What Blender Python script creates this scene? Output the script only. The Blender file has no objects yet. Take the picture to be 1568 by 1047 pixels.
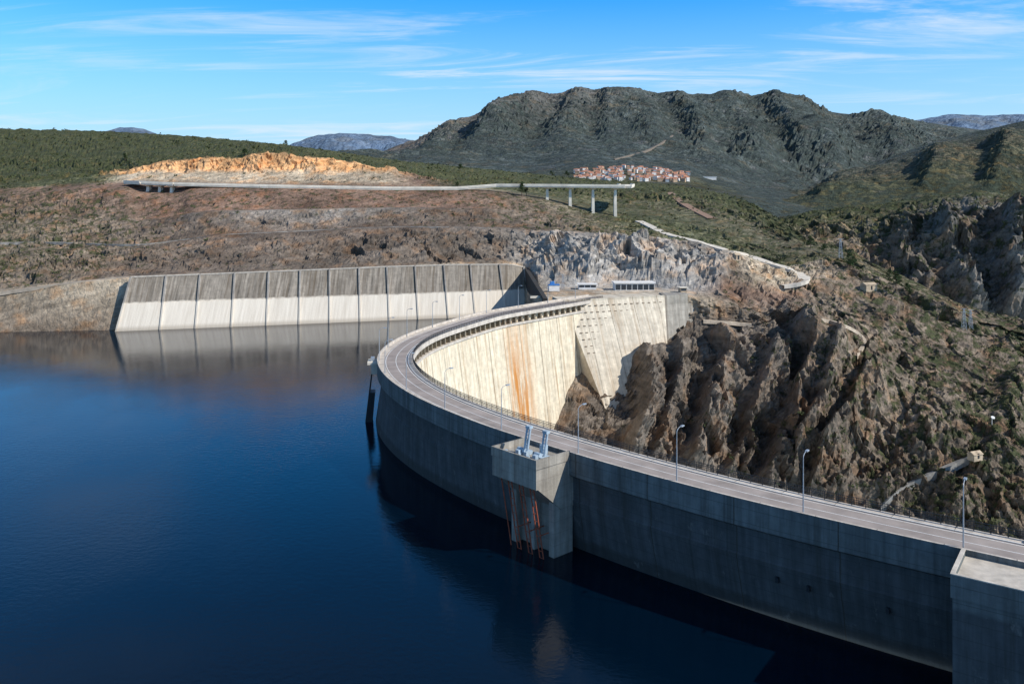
import bpy, math, random
import numpy as np
from mathutils import Vector, noise, Matrix
from mathutils.bvhtree import BVHTree
random.seed(4); rng=np.random.default_rng(4)
sc=bpy.context.scene
F=1300.0; CZ=61.5
def W(u,v,D): # survey bearing/elevation readings + distance -> world metres
    return Vector(((u-784)/F*D, D, CZ-(v-300)/F*D))
def link(o,parent=None):
    sc.collection.objects.link(o)
    if parent: o.parent=parent
    return o
def empty(name):
    return link(bpy.data.objects.new(name,None))
# ---------------------------------------------------------------- node helper
class NT:
    def __init__(s,name,world=False):
        if world: s.m=bpy.data.worlds.new(name)
        else: s.m=bpy.data.materials.new(name)
        s.m.use_nodes=True; s.t=s.m.node_tree; s.t.nodes.clear()
    def n(s,ty,ins=None,**pr):
        nd=s.t.nodes.new(ty)
        for k,v in pr.items(): setattr(nd,k,v)
        for k,v in (ins or {}).items():
            if isinstance(v,bpy.types.NodeSocket): s.t.links.new(v,nd.inputs[k])
            else: nd.inputs[k].default_value=v
        return nd
    def math(s,op,a,b=0.0,c=None,clamp=False):
        i={0:a,1:b}
        if c is not None: i[2]=c
        return s.n('ShaderNodeMath',i,operation=op,use_clamp=clamp).outputs[0]
    def mix(s,f,a,b,bt='MIX'):
        return s.n('ShaderNodeMix',{0:f,6:a,7:b},data_type='RGBA',blend_type=bt).outputs[2]
    def noise(s,vec,scale,detail=6,rough=.55,dist=0):
        return s.n('ShaderNodeTexNoise',{'Vector':vec,'Scale':scale,'Detail':detail,'Roughness':rough,'Distortion':dist}).outputs['Fac']
    def mapr(s,v,a,b,c,d,smooth=False):
        return s.n('ShaderNodeMapRange',{0:v,1:a,2:b,3:c,4:d},interpolation_type='SMOOTHSTEP' if smooth else 'LINEAR').outputs[0]
    def vmul(s,vec,x):
        return s.n('ShaderNodeVectorMath',{0:vec,1:x},operation='MULTIPLY').outputs[0]
    def gray(s,v):
        return s.n('ShaderNodeCombineColor',{0:v,1:v,2:v}).outputs[0]
    def out(s,col,rough=.9,bump=None,bd=.1,bs=1.0,spec=.3,metal=0):
        i={'Base Color':col,'Roughness':rough,'Specular IOR Level':spec,'Metallic':metal}
        if bump is not None:
            i['Normal']=s.n('ShaderNodeBump',{'Height':bump,'Distance':bd,'Strength':bs}).outputs[0]
        b=s.n('ShaderNodeBsdfPrincipled',i)
        s.n('ShaderNodeOutputMaterial',{0:b.outputs[0]})
        return s.m
def c4(c): return (c[0],c[1],c[2],1)
def simple(name,c,rough=.8,var=.25,scale=1.0,metal=0,spec=.3):
    t=NT(name); p=t.n('ShaderNodeTexCoord').outputs['Object']
    f=t.mapr(t.noise(p,scale,5),.3,.7,1-var,1+var)
    return t.out(t.mix(1,c4(c),t.gray(f),'MULTIPLY'),rough,t.noise(p,scale*6,4),.02,metal=metal,spec=spec)
# ---------------------------------------------------------------- materials
def terrain_mat(name,ts=1.0,veg=(.04,.05,.022),bd=1.0,crack=.35,rocky=0.0,rock=(.3,.29,.28),vk=.25,rt=.56,strata=.0):
    t=NT(name); p=t.n('ShaderNodeTexCoord').outputs['Object']
    a=t.n('ShaderNodeAttribute',attribute_name='Col')
    col=a.outputs['Color']; vg=a.outputs['Alpha']
    n1=t.noise(p,.035*ts,8,.62); n2=t.noise(p,.35*ts,8,.65)
    col=t.mix(1,col,t.gray(t.mapr(n1,.32,.68,.62,1.4)),'MULTIPLY')
    col=t.mix(1,col,t.gray(t.mapr(n2,.3,.7,.62,1.4)),'MULTIPLY')
    n4=t.noise(p,.09*ts,5,.6)
    warm=t.mix(1,col,(1.25,.93,.68,1),'MULTIPLY')
    col=t.mix(t.mapr(n4,.5,.66,0,.8),col,warm)
    if strata: # tilted bedding bands of lighter/darker rock
        b=t.n('ShaderNodeVectorRotate',{'Vector':p,'Angle':.22},rotation_type='Y_AXIS').outputs[0]
        nb=t.noise(t.vmul(b,(.02,.02,.45)),1.0,6,.65)
        col=t.mix(1,col,t.gray(t.mapr(nb,.35,.65,1-strata,1+strata)),'MULTIPLY')
    if rocky:
        n5=t.noise(t.vmul(p,(1,1,.6)),.06*ts,9,.75)
        col=t.mix(t.mapr(n5,rt,rt+.08,0,rocky),col,c4(rock))
    n3=t.noise(p,.22*ts,9,.72)
    m=t.mapr(t.math('ADD',n3,t.math('MULTIPLY',vg,vk)),.65,.74,0,1,True)
    g2=t.mix(t.mapr(n2,.35,.65,0,1),c4(veg),(veg[0]*1.9,veg[1]*1.75,veg[2]*1.6,1))
    col=t.mix(t.math('MULTIPLY',m,.9),col,g2)
    vo=t.n('ShaderNodeTexVoronoi',{'Vector':t.vmul(p,(1,1,.5)),'Scale':.28*ts},feature='DISTANCE_TO_EDGE').outputs[0]
    vc=t.mapr(vo,0,.12,0,1)
    h=t.math('ADD',t.math('MULTIPLY',t.noise(p,.5*ts,9,.62),1.0),t.math('MULTIPLY',vc,crack*.3))
    h=t.math('ADD',h,t.math('MULTIPLY',m,.25))
    return t.out(col,.95,h,bd,1,.15)
M_ter=terrain_mat('terrain_mat',1,bd=1.0,strata=.28)
M_mid=terrain_mat('terrain_mid',.6,bd=2.0,strata=.2)
M_far=terrain_mat('terrain_far',.10,veg=(.040,.054,.050),bd=15,rocky=.65,rock=(.185,.18,.175),rt=.555)  # blue-grey cast of the air haze is painted into these colours
def concrete(name,base,streak=.35,joint=16,rust=None,lift=2.0,stain=(.1,.08,.06),whiteband=None,topband=None,lf=.25,jw=.014,runs=0,tide=False):
    t=NT(name); uv=t.n('ShaderNodeTexCoord').outputs['UV']; p=t.n('ShaderNodeTexCoord').outputs['Object']
    xyz=t.n('ShaderNodeSeparateXYZ',{0:uv}); s,z=xyz.outputs[0],xyz.outputs[1]
    st=t.noise(t.vmul(uv,(.8,.045,1)),1.0,7,.7); st2=t.noise(t.vmul(uv,(.18,.02,1)),1.0,5,.6)
    sp=t.noise(p,.4,8,.65)
    b=c4(base)
    if topband:
        b=t.mix(t.mapr(t.math('ADD',z,t.math('MULTIPLY',sp,.6)),13.3,13.9,0,1),b,c4(topband))
    col=t.mix(1,b,t.gray(t.mapr(st,.3,.7,1-streak,1+streak*.6)),'MULTIPLY')
    col=t.mix(1,col,t.gray(t.mapr(sp,.3,.7,.78,1.2)),'MULTIPLY')
    col=t.mix(t.mapr(st2,.52,.72,0,streak),col,c4(stain))
    if runs: # mineral runs down the face
        st4=t.noise(t.vmul(uv,(.33,.012,1)),1.0,4,.75); st5=t.noise(t.vmul(uv,(1.5,.03,1)),1.0,5,.7)
        col=t.mix(t.math('MULTIPLY',t.mapr(st4,.51,.60,0,runs),t.mapr(st5,.4,.6,.15,1)),col,(stain[0]*1.1,stain[1],stain[2]*.85,1))
    if tide:
        zt=t.math('ADD',z,t.math('MULTIPLY',t.math('SUBTRACT',sp,.5),1.6))
        col=t.mix(t.math('MULTIPLY',t.mapr(zt,2.6,1.6,0,1),.6),col,(.035,.034,.03,1))
        lt=t.noise(t.vmul(uv,(.5,.25,1)),1.0,7,.7)
        col=t.mix(t.mapr(lt,.60,.70,0,.45),col,(.24,.24,.22,1))
    if lift:
        fr=t.math('FRACT',t.math('DIVIDE',z,lift))
        col=t.mix(t.math('MULTIPLY',t.math('LESS_THAN',fr,.05),lf),col,c4(stain))
    if joint:
        fr=t.math('FRACT',t.math('DIVIDE',t.math('ADD',s,t.math('MULTIPLY',sp,.35)),joint))
        col=t.mix(t.math('MULTIPLY',t.math('LESS_THAN',fr,jw),.75),col,(.05,.04,.03,1))
    if rust:
        s0,wd,z0=rust
        g=t.mapr(t.math('ABSOLUTE',t.math('SUBTRACT',s,s0)),0,wd,1,0,True)
        st3=t.noise(t.vmul(uv,(.40,.03,1)),1.0,6,.7)
        zz=t.mapr(z,z0,z0-28,.2,1.3)
        f=t.math('MULTIPLY',t.math('MULTIPLY',g,t.mapr(st3,.40,.56,0,1)),zz,clamp=True)
        col=t.mix(f,col,(.46,.19,.045,1))
    if whiteband:
        f=t.mapr(t.math('ADD',z,t.math('MULTIPLY',t.math('SUBTRACT',sp,.5),2.0)),whiteband-.4,whiteband+.4,1,0)
        col=t.mix(f,col,t.mix(t.mapr(st,.3,.7,0,.6),(.72,.66,.56,1),(.38,.32,.25,1)))
        col=t.mix(t.mapr(z,2.2,.6,0,.6),col,(.30,.25,.19,1))
    return t.out(col,.85,t.noise(p,1.5,6),.08,spec=.25)
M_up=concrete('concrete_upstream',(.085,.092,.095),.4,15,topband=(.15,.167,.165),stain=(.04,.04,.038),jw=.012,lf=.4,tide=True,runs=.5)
M_dn=concrete('concrete_downstream',(.66,.575,.43),.28,12,rust=(64,13,16),stain=(.30,.21,.13),lf=.14,jw=.024,runs=.85)
M_blk=concrete('concrete_block',(.60,.53,.42),.35,12,lift=2,stain=(.27,.19,.12),lf=.18,runs=.7)
M_tow=concrete('concrete_tower',(.33,.305,.26),.4,0,lift=2,stain=(.11,.09,.075),lf=.25,runs=.6)
M_top=concrete('concrete_deck',(.54,.48,.41),.25,8,lift=0,stain=(.22,.18,.14))
M_wallf=concrete('masonry_face',(.285,.25,.205),.7,0,lift=1.6,stain=(.11,.09,.07),whiteband=12.0,lf=.3,runs=.8)
M_rib=concrete('buttress_concrete',(.36,.33,.29),.4,0,lift=0,stain=(.15,.12,.1),whiteband=12.0,runs=.5)
M_pave=simple('pavement_mat',(.50,.45,.38),.9,.25,.6)
M_asph=simple('asphalt_mat',(.31,.265,.235),.9,.22,.25)
M_line=simple('paint_white',(.75,.74,.7),.6,.1,1)
M_dark=simple('dark_metal',(.03,.033,.038),.5,.2,2,.3)
M_galv=simple('galvanised',(.42,.45,.48),.45,.15,2,.5)
M_blue=simple('hoist_paint',(.36,.44,.50),.5,.2,2)
M_bluek=simple('blue_bright',(.05,.2,.5),.5,.2,2)
M_red=simple('red_oxide',(.36,.09,.045),.7,.4,2)
M_white=simple('white_render',(.72,.70,.66),.8,.12,.5)
M_tan=simple('tan_stone',(.42,.33,.23),.9,.3,.8)
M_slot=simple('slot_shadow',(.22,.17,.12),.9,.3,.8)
M_glass=simple('window_glass',(.03,.04,.05),.15,.2,1,spec=.6)
M_tile=simple('terracotta',(.40,.19,.12),.9,.35,.05)
M_track=simple('dirt_mat',(.46,.38,.29),.95,.25,.3)
M_road=simple('pale_road',(.60,.54,.45),.95,.15,.3)
M_pale=simple('pale_concrete',(.72,.66,.55),.9,.18,.2)
M_bark=simple('bark',(.10,.07,.05),.95,.3,3)
def leafmat(name,a,b):
    t=NT(name); g=t.n('ShaderNodeNewGeometry'); p=t.n('ShaderNodeTexCoord').outputs['Object']
    f=t.math('ADD',t.math('MULTIPLY',g.outputs['Random Per Island'],.6),t.math('MULTIPLY',t.noise(p,.08,3),.5))
    return t.out(t.mix(t.mapr(f,.25,.9,0,1),c4(a),c4(b)),.8,spec=.15)
M_shrub=leafmat('shrub_leaves',(.027,.038,.014),(.10,.11,.046))
M_pine=leafmat('pine_needles',(.015,.03,.010),(.05,.08,.028))
# ---------------------------------------------------------------- mesh builder
class MB:
    def __init__(s): s.v=[]; s.f=[]; s.mi=[]
    def quadbox(s,c,mi=0): # 8 corners bottom 4, top 4
        b=len(s.v); s.v+= [tuple(x) for x in c]
        for q in ((3,2,1,0),(4,5,6,7),(0,1,5,4),(1,2,6,5),(2,3,7,6),(3,0,4,7)):
            s.f.append([b+i for i in q]); s.mi.append(mi)
    def box(s,c,ax,ay,az,mi=0): # centre, half vectors
        c,ax,ay,az=map(Vector,(c,ax,ay,az))
        s.quadbox([c-ax-ay-az,c+ax-ay-az,c+ax+ay-az,c-ax+ay-az,c-ax-ay+az,c+ax-ay+az,c+ax+ay+az,c-ax+ay+az],mi)
    def abox(s,c,sx,sy,sz,rot=0,mi=0): # c = bottom centre
        cr,sr=math.cos(rot),math.sin(rot)
        s.box((c[0],c[1],c[2]+sz/2),(cr*sx/2,sr*sx/2,0),(-sr*sy/2,cr*sy/2,0),(0,0,sz/2),mi)
    def rod(s,a,b,r,r2=None,n=6,mi=0):
        a,b=Vector(a),Vector(b); d=(b-a)
        if d.length<1e-6: return
        d.normalize(); x=d.orthogonal().normalized(); y=d.cross(x); r2=r if r2 is None else r2
        k=len(s.v)
        for p,rr in ((a,r),(b,r2)):
            for i in range(n):
                t=2*math.pi*i/n; s.v.append(tuple(p+(x*math.cos(t)+y*math.sin(t))*rr))
        for i in range(n):
            j=(i+1)%n; s.f.append([k+i,k+j,k+n+j,k+n+i]); s.mi.append(mi)
        s.f.append([k+i for i in range(n)][::-1]); s.mi.append(mi)
        s.f.append([k+n+i for i in range(n)]); s.mi.append(mi)
    def beam(s,a,b,w,h,up=(0,0,1),mi=0): # rectangular beam, w across, h along up
        a,b,up=Vector(a),Vector(b),Vector(up); d=(b-a).normalized()
        x=d.cross(up).normalized(); y=x.cross(d).normalized()
        s.quadbox([a-x*w/2-y*h/2,a+x*w/2-y*h/2,b+x*w/2-y*h/2,b-x*w/2-y*h/2,a-x*w/2+y*h/2,a+x*w/2+y*h/2,b+x*w/2+y*h/2,b-x*w/2+y*h/2],mi)
    def obj(s,name,mats,parent=None,uv=None):
        me=bpy.data.meshes.new(name); me.from_pydata(s.v,[],s.f)
        for m in (mats if isinstance(mats,(list,tuple)) else [mats]): me.materials.append(m)
        me.polygons.foreach_set('material_index',s.mi); me.update()
        if uv:
            L=me.uv_layers.new(name='UVMap')
            for lp in me.loops:
                L.data[lp.index].uv=uv(Vector(s.v[lp.vertex_index]))
        return link(bpy.data.objects.new(name,me),parent)
# ---------------------------------------------------------------- terrain loft
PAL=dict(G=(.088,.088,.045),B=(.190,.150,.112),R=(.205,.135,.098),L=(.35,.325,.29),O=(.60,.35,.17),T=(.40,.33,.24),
         D=(.155,.128,.103),V=(.135,.122,.078),M=(.078,.095,.088),N=(.155,.142,.124),E=(.115,.165,.235),K=(.138,.108,.085),S=(.11,.115,.063),C=(.26,.235,.205))  # M and E include distance haze as a painted blue tint
def fbm(P,lam,sx=(1,1,1),off=0,ridge=False):
    out=np.empty(len(P)); Q=(P*np.array(sx)/lam+off).tolist()
    if ridge:
        f=noise.ridged_multi_fractal
        for i,q in enumerate(Q): out[i]=f(q,.9,2.1,5,1.0,2.0)
        return out/1.6-.6
    f=noise.fractal
    for i,q in enumerate(Q): out[i]=f(q,.75,2.1,5)
    return out
def facets(P,lam,sx=(1,1,1),a=None,th=.9):
    # tilted planar blocks: every cell gets its own plane
    Q=(P*np.array(sx)/lam).tolist(); out=np.zeros(len(P)); f=noise.voronoi; cv=noise.cell_vector
    for i,q in enumerate(Q):
        if a is None or a[i]>th:
            p0=f(q)[1][0]; r=cv(p0*71.0)
            out[i]=(q[0]-p0[0])*(r[0]-.5)*2+(q[1]-p0[1])*(r[1]-.5)*2+(q[2]-p0[2])*(r[2]-.5)*2+(r[0]+r[1]-1)*.35
    return out
def loft(name,lines,cols,seg,us,mat,lam=(38,9),ribs=(),ribamp=1.0,an=(1,.6,.4),fine=.25,pl_=0,w2=.25):
    n=len(us); A=[]
    for L,C in zip(lines,cols):
        L=np.array(L,float); cu=[c[0] for c in C]
        v=np.interp(us,L[:,0],L[:,1]); D=np.interp(us,L[:,0],L[:,2])
        k=5; ker=np.ones(k)/k
        v=np.convolve(np.pad(v,k//2,'edge'),ker,'valid'); D=np.convolve(np.pad(D,k//2,'edge'),ker,'valid')
        rgb=np.array([PAL[c[1]] for c in C])
        at=[np.interp(us,cu,rgb[:,i]) for i in range(3)]+[np.interp(us,cu,[c[2] for c in C]),np.interp(us,cu,[c[3] for c in C])]
        X=(us-784)/F*D; Z=CZ-(v-300)/F*D
        A.append(np.stack([X,D,Z,*at,us,v],1))
    rows=[]
    for i in range(len(A)-1):
        r,ma=seg[i][:2]; cf=seg[i][2] if len(seg[i])>2 else 1
        for j in range(r):
            t=j/r; R=A[i]*(1-t)+A[i+1]*t
            tc=min(1,t*cf) if cf>=1 else t
            R=R.copy(); R[:,3:7]=A[i][:,3:7]*(1-tc)+A[i+1][:,3:7]*tc
            R[:,7]+=ma*math.sin(math.pi*t)*np.clip(np.maximum(A[i][:,7],A[i+1][:,7]),0,1.5)/1.5
            rows.append(R)
    rows.append(A[-1])
    G=np.array(rows); m=len(rows)
    P=G[:,:,:3]
    du=np.gradient(P,axis=1); dv=np.gradient(P,axis=0)
    nr=np.cross(du,dv); nr/=np.linalg.norm(nr,axis=2,keepdims=True)+1e-9
    nr[nr[:,:,2]<0]*=-1
    fl=P.reshape(-1,3)
    a=G[:,:,7].reshape(-1)
    rg=fbm(fl,lam[0],an,3.1,True); f2=fbm(fl,lam[1],(1,1,.6),7.7,True); f3=fbm(fl,lam[1]*.3,(1,1,1),1.3)
    d=a*(rg*ribamp+f2*w2+f3*fine)
    if pl_:
        warp=np.stack([f3,-f3,f3*.5],1)*.8
        d+=a*(facets(fl+warp,pl_,(1,1,.5),a)*1.0+facets(fl+50+warp,pl_*.36,(1,1,.6),a)*.38)
    for (pl,h,wl,wr) in ribs:
        pl=np.array(pl,float); vv=G[:,:,9].reshape(-1); uu=G[:,:,8].reshape(-1)
        wob=fbm(fl,22,(1,1,1),5)*10
        u0=np.interp(vv,pl[:,1],pl[:,0])+wob
        ins=np.clip((vv-pl[0,1])/25,0,1)*np.clip((pl[-1,1]-vv)/25,0,1)
        t=uu-u0
        d+=h*ins*np.where(t<0,np.exp(-(t/wl)**2),np.exp(-np.abs(t/wr)**1.3))
    P=(fl+nr.reshape(-1,3)*d[:,None]).reshape(m,n,3)
    idx=np.arange(m*n).reshape(m,n)
    q=np.stack([idx[:-1,:-1],idx[:-1,1:],idx[1:,1:],idx[1:,:-1]],-1).reshape(-1,4)
    me=bpy.data.meshes.new(name); me.from_pydata(P.reshape(-1,3).tolist(),[],q.tolist()); me.update()
    ca=me.color_attributes.new('Col','FLOAT_COLOR','POINT')
    ca.data.foreach_set('color',G[:,:,3:7].reshape(-1).astype(np.float32))
    me.materials.append(mat); o=link(bpy.data.objects.new(name,me))
    return o,P,G,q
K0=[(-700,585,350),(0,576,360),(500,560,385),(600,826,300),(830,828,300),(880,745,308),(960,775,312),(1060,800,315),(1200,835,315),(1350,865,305),(1500,890,295),(1568,900,290),(1900,980,270)]
Kr=[(-700,527,366),(0,522,374),(175,520,378),(500,507,400),(600,620,380),(780,716,330),(830,700,332),(850,665,334),(880,632,338),(920,602,346),(960,566,356),(1020,508,376),(1060,490,384),(1110,495,384),(1150,505,385),(1200,500,390),(1250,520,385),(1300,540,380),(1400,600,360),(1500,650,345),(1568,680,335),(1900,760,310)]
K1=[(-700,514,375),(0,508,384),(175,507,389),(330,501,403),(480,495,416),(600,490,426),(700,486,435),(780,480,447),(800,474,455),(825,456,384),(850,454,386),(900,453,388),(960,452,390),(1015,451,392),(1060,455,386),(1110,462,387),(1150,470,392),(1200,478,398),(1250,470,405),(1300,480,402),(1400,540,385),(1500,590,370),(1568,620,360),(1900,700,335)]
K2=[(-700,460,396),(0,447,402),(80,437,401),(200,425,403),(330,420,415),(480,414,428),(600,409,439),(700,406,450),(780,406,459),(805,413,468),(825,438,429),(850,438,427),(900,438,428),(960,438,428),(1000,440,424),(1060,445,412),(1110,445,410),(1150,450,405),(1200,452,410),(1250,440,418),(1300,445,418),(1400,500,400),(1500,550,388),(1568,580,378),(1900,650,350)]
K3=[(-700,452,410),(0,440,415),(200,421,415),(330,416,427),(480,410,440),(600,405,451),(700,402,462),(780,400,470),(830,400,462),(900,395,442),(1000,395,440),(1060,395,434),(1110,410,425),(1150,425,420),(1200,430,425),(1250,415,435),(1300,420,430),(1400,470,412),(1500,520,400),(1568,550,390),(1900,600,360)]
K4=[(-700,400,470),(0,388,480),(200,382,480),(330,361,490),(480,354,495),(600,348,500),(700,349,500),(780,351,500),(850,355,490),(900,358,478),(1000,365,468),(1060,372,460),(1110,383,452),(1150,398,445),(1200,412,440),(1250,400,448),(1300,405,445),(1400,450,425),(1500,500,410),(1568,525,400),(1900,570,370)]
K5=[(u,v-2.5,D+(14 if 250<u<1180 else 8)) for u,v,D in K4]
K6=[(-700,305,590),(0,302,590),(100,292,585),(195,287,580),(215,296,580),(275,296,580),(290,289,580),(330,288.5,578),(480,290,582),(600,291.5,592),(700,292,598),(750,292.5,600),(800,300,600),(838,306,600),(873,316,600),(908,326,600),(942,331,600),(980,335,590),(1040,342,565),(1100,354,535),(1150,372,505),(1200,390,475),(1250,387,470),(1300,397,462),(1400,445,435),(1500,492,418),(1568,512,408),(1900,560,378)]
def lerpL(A,B,f):
    xs=sorted(set([a[0] for a in A]+[b[0] for b in B])); A=np.array(A,float); B=np.array(B,float)
    return [(x,(1-f)*np.interp(x,A[:,0],A[:,1])+f*np.interp(x,B[:,0],B[:,1]),(1-f)*np.interp(x,A[:,0],A[:,2])+f*np.interp(x,B[:,0],B[:,2])) for x in xs]
# extra terrace between bench and highway (left-hand quarry slope only)
def bump(u): return max(0,min(1,(u-220)/80))*max(0,min(1,(800-u)/60))
K5a=[(u,v,D-16*bump(u)) for u,v,D in lerpL(K5,K6,.5)]
K5b=[(u,v-1.5*bump(u),D+16*bump(u)+4) for u,v,D in K5a]
K7=[(-700,294,606),(0,291,606),(195,281,596),(330,284,594),(480,285,598),(600,286,608),(700,289,614),(750,290,640),(800,294,650),(873,305,650),(942,318,650),(1040,325,620),(1100,335,580),(1150,352,545),(1200,375,500),(1250,380,488),(1300,391,475),(1400,443,440),(1500,486,424),(1568,506,414),(1900,552,384)]
K75=[(-700,283,640),(0,281,640),(195,267,622),(330,266,622),(480,266,626),(600,267,634),(700,282,660),(750,287,690),(800,290,690),(873,298,690),(942,306,690),(1040,314,655),(1100,325,610),(1150,342,570),(1200,369,514),(1250,378,495),(1300,389,480),(1400,442,443),(1500,483,427),(1568,503,416),(1900,550,386)]
K8=[(-700,272,690),(0,270,690),(150,270,655),(195,264,640),(240,250,640),(290,246,640),(330,242,640),(360,243,640),(400,235,640),(440,236,640),(470,243,640),(500,243,644),(560,254,650),(600,263,655),(650,272,700),(700,277,740),(800,284,760),(900,290,760),(960,292,740),(1040,300,700),(1100,312,650),(1150,330,600),(1200,362,530),(1250,376,503),(1300,387,485),(1400,441,447),(1500,480,430),(1568,500,418),(1900,548,388)]
K9=[(-700,235,850),(0,238,850),(200,240,800),(400,230,780),(440,230,780),(500,237,800),(600,256,850),(700,266,900),(800,275,950),(900,282,930),(960,284,900),(1040,291,830),(1100,300,760),(1150,316,660),(1200,354,560),(1250,373,515),(1300,385,495),(1400,440,455),(1500,476,436),(1568,496,422),(1900,544,392)]
K10=[(-700,185,1100),(-300,192,1100),(0,197,1100),(100,199,1100),(200,203,1080),(300,209,1050),(380,216,1030),(440,222,1000),(500,231,1000),(560,239,1050),(600,245,1100),(700,255,1200),(800,265,1250),(900,274,1200),(960,279,1150),(1000,281,1100),(1060,288,1000),(1100,295,880),(1140,307,760),(1180,327,660),(1210,350,590),(1240,369,540),(1290,383,508),(1350,408,485),(1420,443,464),(1480,470,446),(1568,492,430),(1900,540,400)]
K11=[(u,v+25,D*1.12) for u,v,D in K10]
CC=[
 [(-700,'D',0,1),(850,'D',.1,2),(900,'D',.1,5),(1200,'D',.35,6),(1568,'B',.6,4)],
 [(-700,'B',0,1),(600,'D',0,0),(860,'D',0,1.2),(1030,'D',.1,1.5),(1090,'D',.25,3),(1200,'D',.35,5),(1280,'B',.6,3),(1568,'B',.8,2.5)],
 [(-700,'B',.05,1),(175,'B',0,.4),(800,'B',0,.2),(830,'T',0,0),(1050,'T',0,0),(1110,'B',.4,1.5),(1200,'D',.3,4.5),(1260,'B',.6,2),(1568,'B',.8,2)],
 [(-700,'R',.2,1),(100,'T',.1,.4),(175,'T',.1,.2),(800,'T',0,.2),(850,'L',0,0),(1060,'L',0,.4),(1110,'R',.3,2),(1200,'R',.2,3.5),(1260,'B',.6,1.5),(1568,'B',.8,2)],
 [(-700,'B',.6,2),(100,'B',.5,1.5),(200,'K',.3,1),(480,'D',.15,1),(760,'D',.1,1.8),(830,'L',0,4),(960,'L',0,5.5),(1100,'L',0,4.5),(1125,'B',.4,2),(1200,'T',.3,2),(1300,'B',.6,1.5),(1568,'B',.8,1.8)],
 [(-700,'S',.6,2.2),(150,'B',.6,1.8),(330,'K',.2,.8),(600,'K',.15,.8),(760,'D',.2,1.2),(820,'C',.1,1.6),(1100,'C',.1,1.6),(1150,'T',.3,1),(1250,'B',.6,1.5),(1568,'B',.8,1.8)],
 [(-700,'S',.65,2.2),(150,'B',.65,1.8),(300,'K',.35,.8),(700,'K',.3,.8),(850,'B',.6,1),(1050,'S',.7,1),(1250,'V',.7,1.2),(1568,'B',.8,1.5)],
 [(-700,'S',.75,2),(150,'B',.6,1.5),(250,'K',.4,.7),(500,'C',.25,.7),(700,'K',.3,.7),(850,'B',.6,1),(1000,'S',.7,1),(1250,'V',.7,1.2),(1568,'B',.8,1.2)],
 [(-700,'S',.75,2),(150,'B',.6,1.5),(250,'R',.5,.6),(700,'R',.45,.6),(850,'B',.6,.9),(1000,'S',.7,1),(1250,'V',.7,1.2),(1568,'B',.8,1.2)],
 [(-700,'S',.8,1.5),(150,'R',.55,.8),(200,'R',.45,.2),(700,'R',.5,.15),(800,'B',.6,.4),(960,'S',.65,1),(1250,'V',.7,1),(1568,'B',.75,1)],
 [(-700,'G',.8,1),(150,'R',.5,.5),(200,'R',.1,.2),(600,'R',.1,.2),(700,'T',.3,.2),(800,'S',.6,.4),(1568,'B',.75,1)],
 [(-700,'G',.85,1),(150,'S',.6,.8),(200,'T',.3,.8),(590,'T',.3,.8),(640,'R',.4,.8),(720,'S',.7,.8),(1568,'B',.75,1)],
 [(-700,'G',.95,1.5),(150,'G',.8,1),(195,'O',.05,1.7),(590,'O',.05,1.7),(640,'R',.6,1),(700,'G',.85,1),(1250,'V',.75,1),(1568,'B',.75,1)],
 [(-700,'G',.95,2),(1250,'G',.8,1.2),(1568,'B',.75,1)],
 [(-700,'G',.95,1.2),(1250,'G',.85,1),(1568,'B',.75,1)],
 [(-700,'G',.95,1),(1568,'G',.8,1)]]
SEG=[(105,3),(50,2),(34,1),(8,0),(46,3),(5,0),(24,1.5),(4,0),(24,1.5),(5,0),(12,1.2,2.5),(18,3.5,3),(20,1.5,8),(20,1),(6,0)]
ribs=[([(1215,485),(1232,560),(1205,640),(1165,745),(1150,800)],17,8,70),
      ([(1085,505),(1100,560),(1075,640),(1030,760)],14,7,50),
      ([(985,530),(972,570),(975,640),(945,740)],14,7,45),
      ([(1335,560),(1300,640),(1250,720),(1235,800)],12,8,60),
      ([(1270,520),(1262,600),(1225,690),(1200,780)],10,6,30),
      ([(1150,520),(1160,580),(1130,680),(1095,770)],10,6,30),
      ([(1030,520),(1025,600),(1000,690),(985,770)],7,6,25),
      ([(1440,600),(1400,690),(1340,790)],5,20,80),
      ([(1560,560),(1520,690),(1450,820)],6,22,80)]
usA=np.concatenate([np.arange(-700,-60,10.),np.arange(-60,1640,2.6),np.arange(1640,1900,8.)])
terA,PA,GA,qA=loft('terrain',[K0,Kr,K1,K2,K3,K4,K5,K5a,K5b,K6,K7,K75,K8,K9,K10,K11],CC,SEG,usA,M_ter,ribs=ribs,ribamp=.6,pl_=12)
B=[[(1090,430,640),(1250,480,620),(1400,560,590),(1568,620,570),(1900,700,520)],
   [(1090,360,760),(1250,368,720),(1350,385,690),(1420,420,660),(1500,470,640),(1568,490,630),(1900,520,590)],
   [(1090,352,850),(1250,345,800),(1350,335,770),(1420,325,735),(1500,316,710),(1568,322,700),(1900,310,660)],
   [(1090,347,950),(1180,341,930),(1230,326,900),(1290,318,880),(1350,312,870),(1430,299,820),(1500,295,800),(1568,301,790),(1900,290,760)],
   [(1090,370,1050),(1568,330,950),(1900,320,900)]]
CB=[[(1090,'D',.3,6),(1900,'D',.3,8)],[(1090,'V',.7,4),(1350,'B',.6,6),(1450,'N',.5,13),(1900,'N',.5,13)],[(1090,'S',.8,3),(1350,'V',.75,4),(1450,'N',.6,6),(1900,'N',.6,6)],[(1090,'G',.9,2),(1900,'G',.85,2)],[(1090,'G',.9,2),(1900,'G',.8,2)]]
ribB=[([(1450,325),(1440,400),(1470,520)],26,12,45),([(1540,325),(1525,400),(1530,520)],30,12,60),([(1380,330),(1385,400),(1400,480)],12,12,40)]
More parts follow.
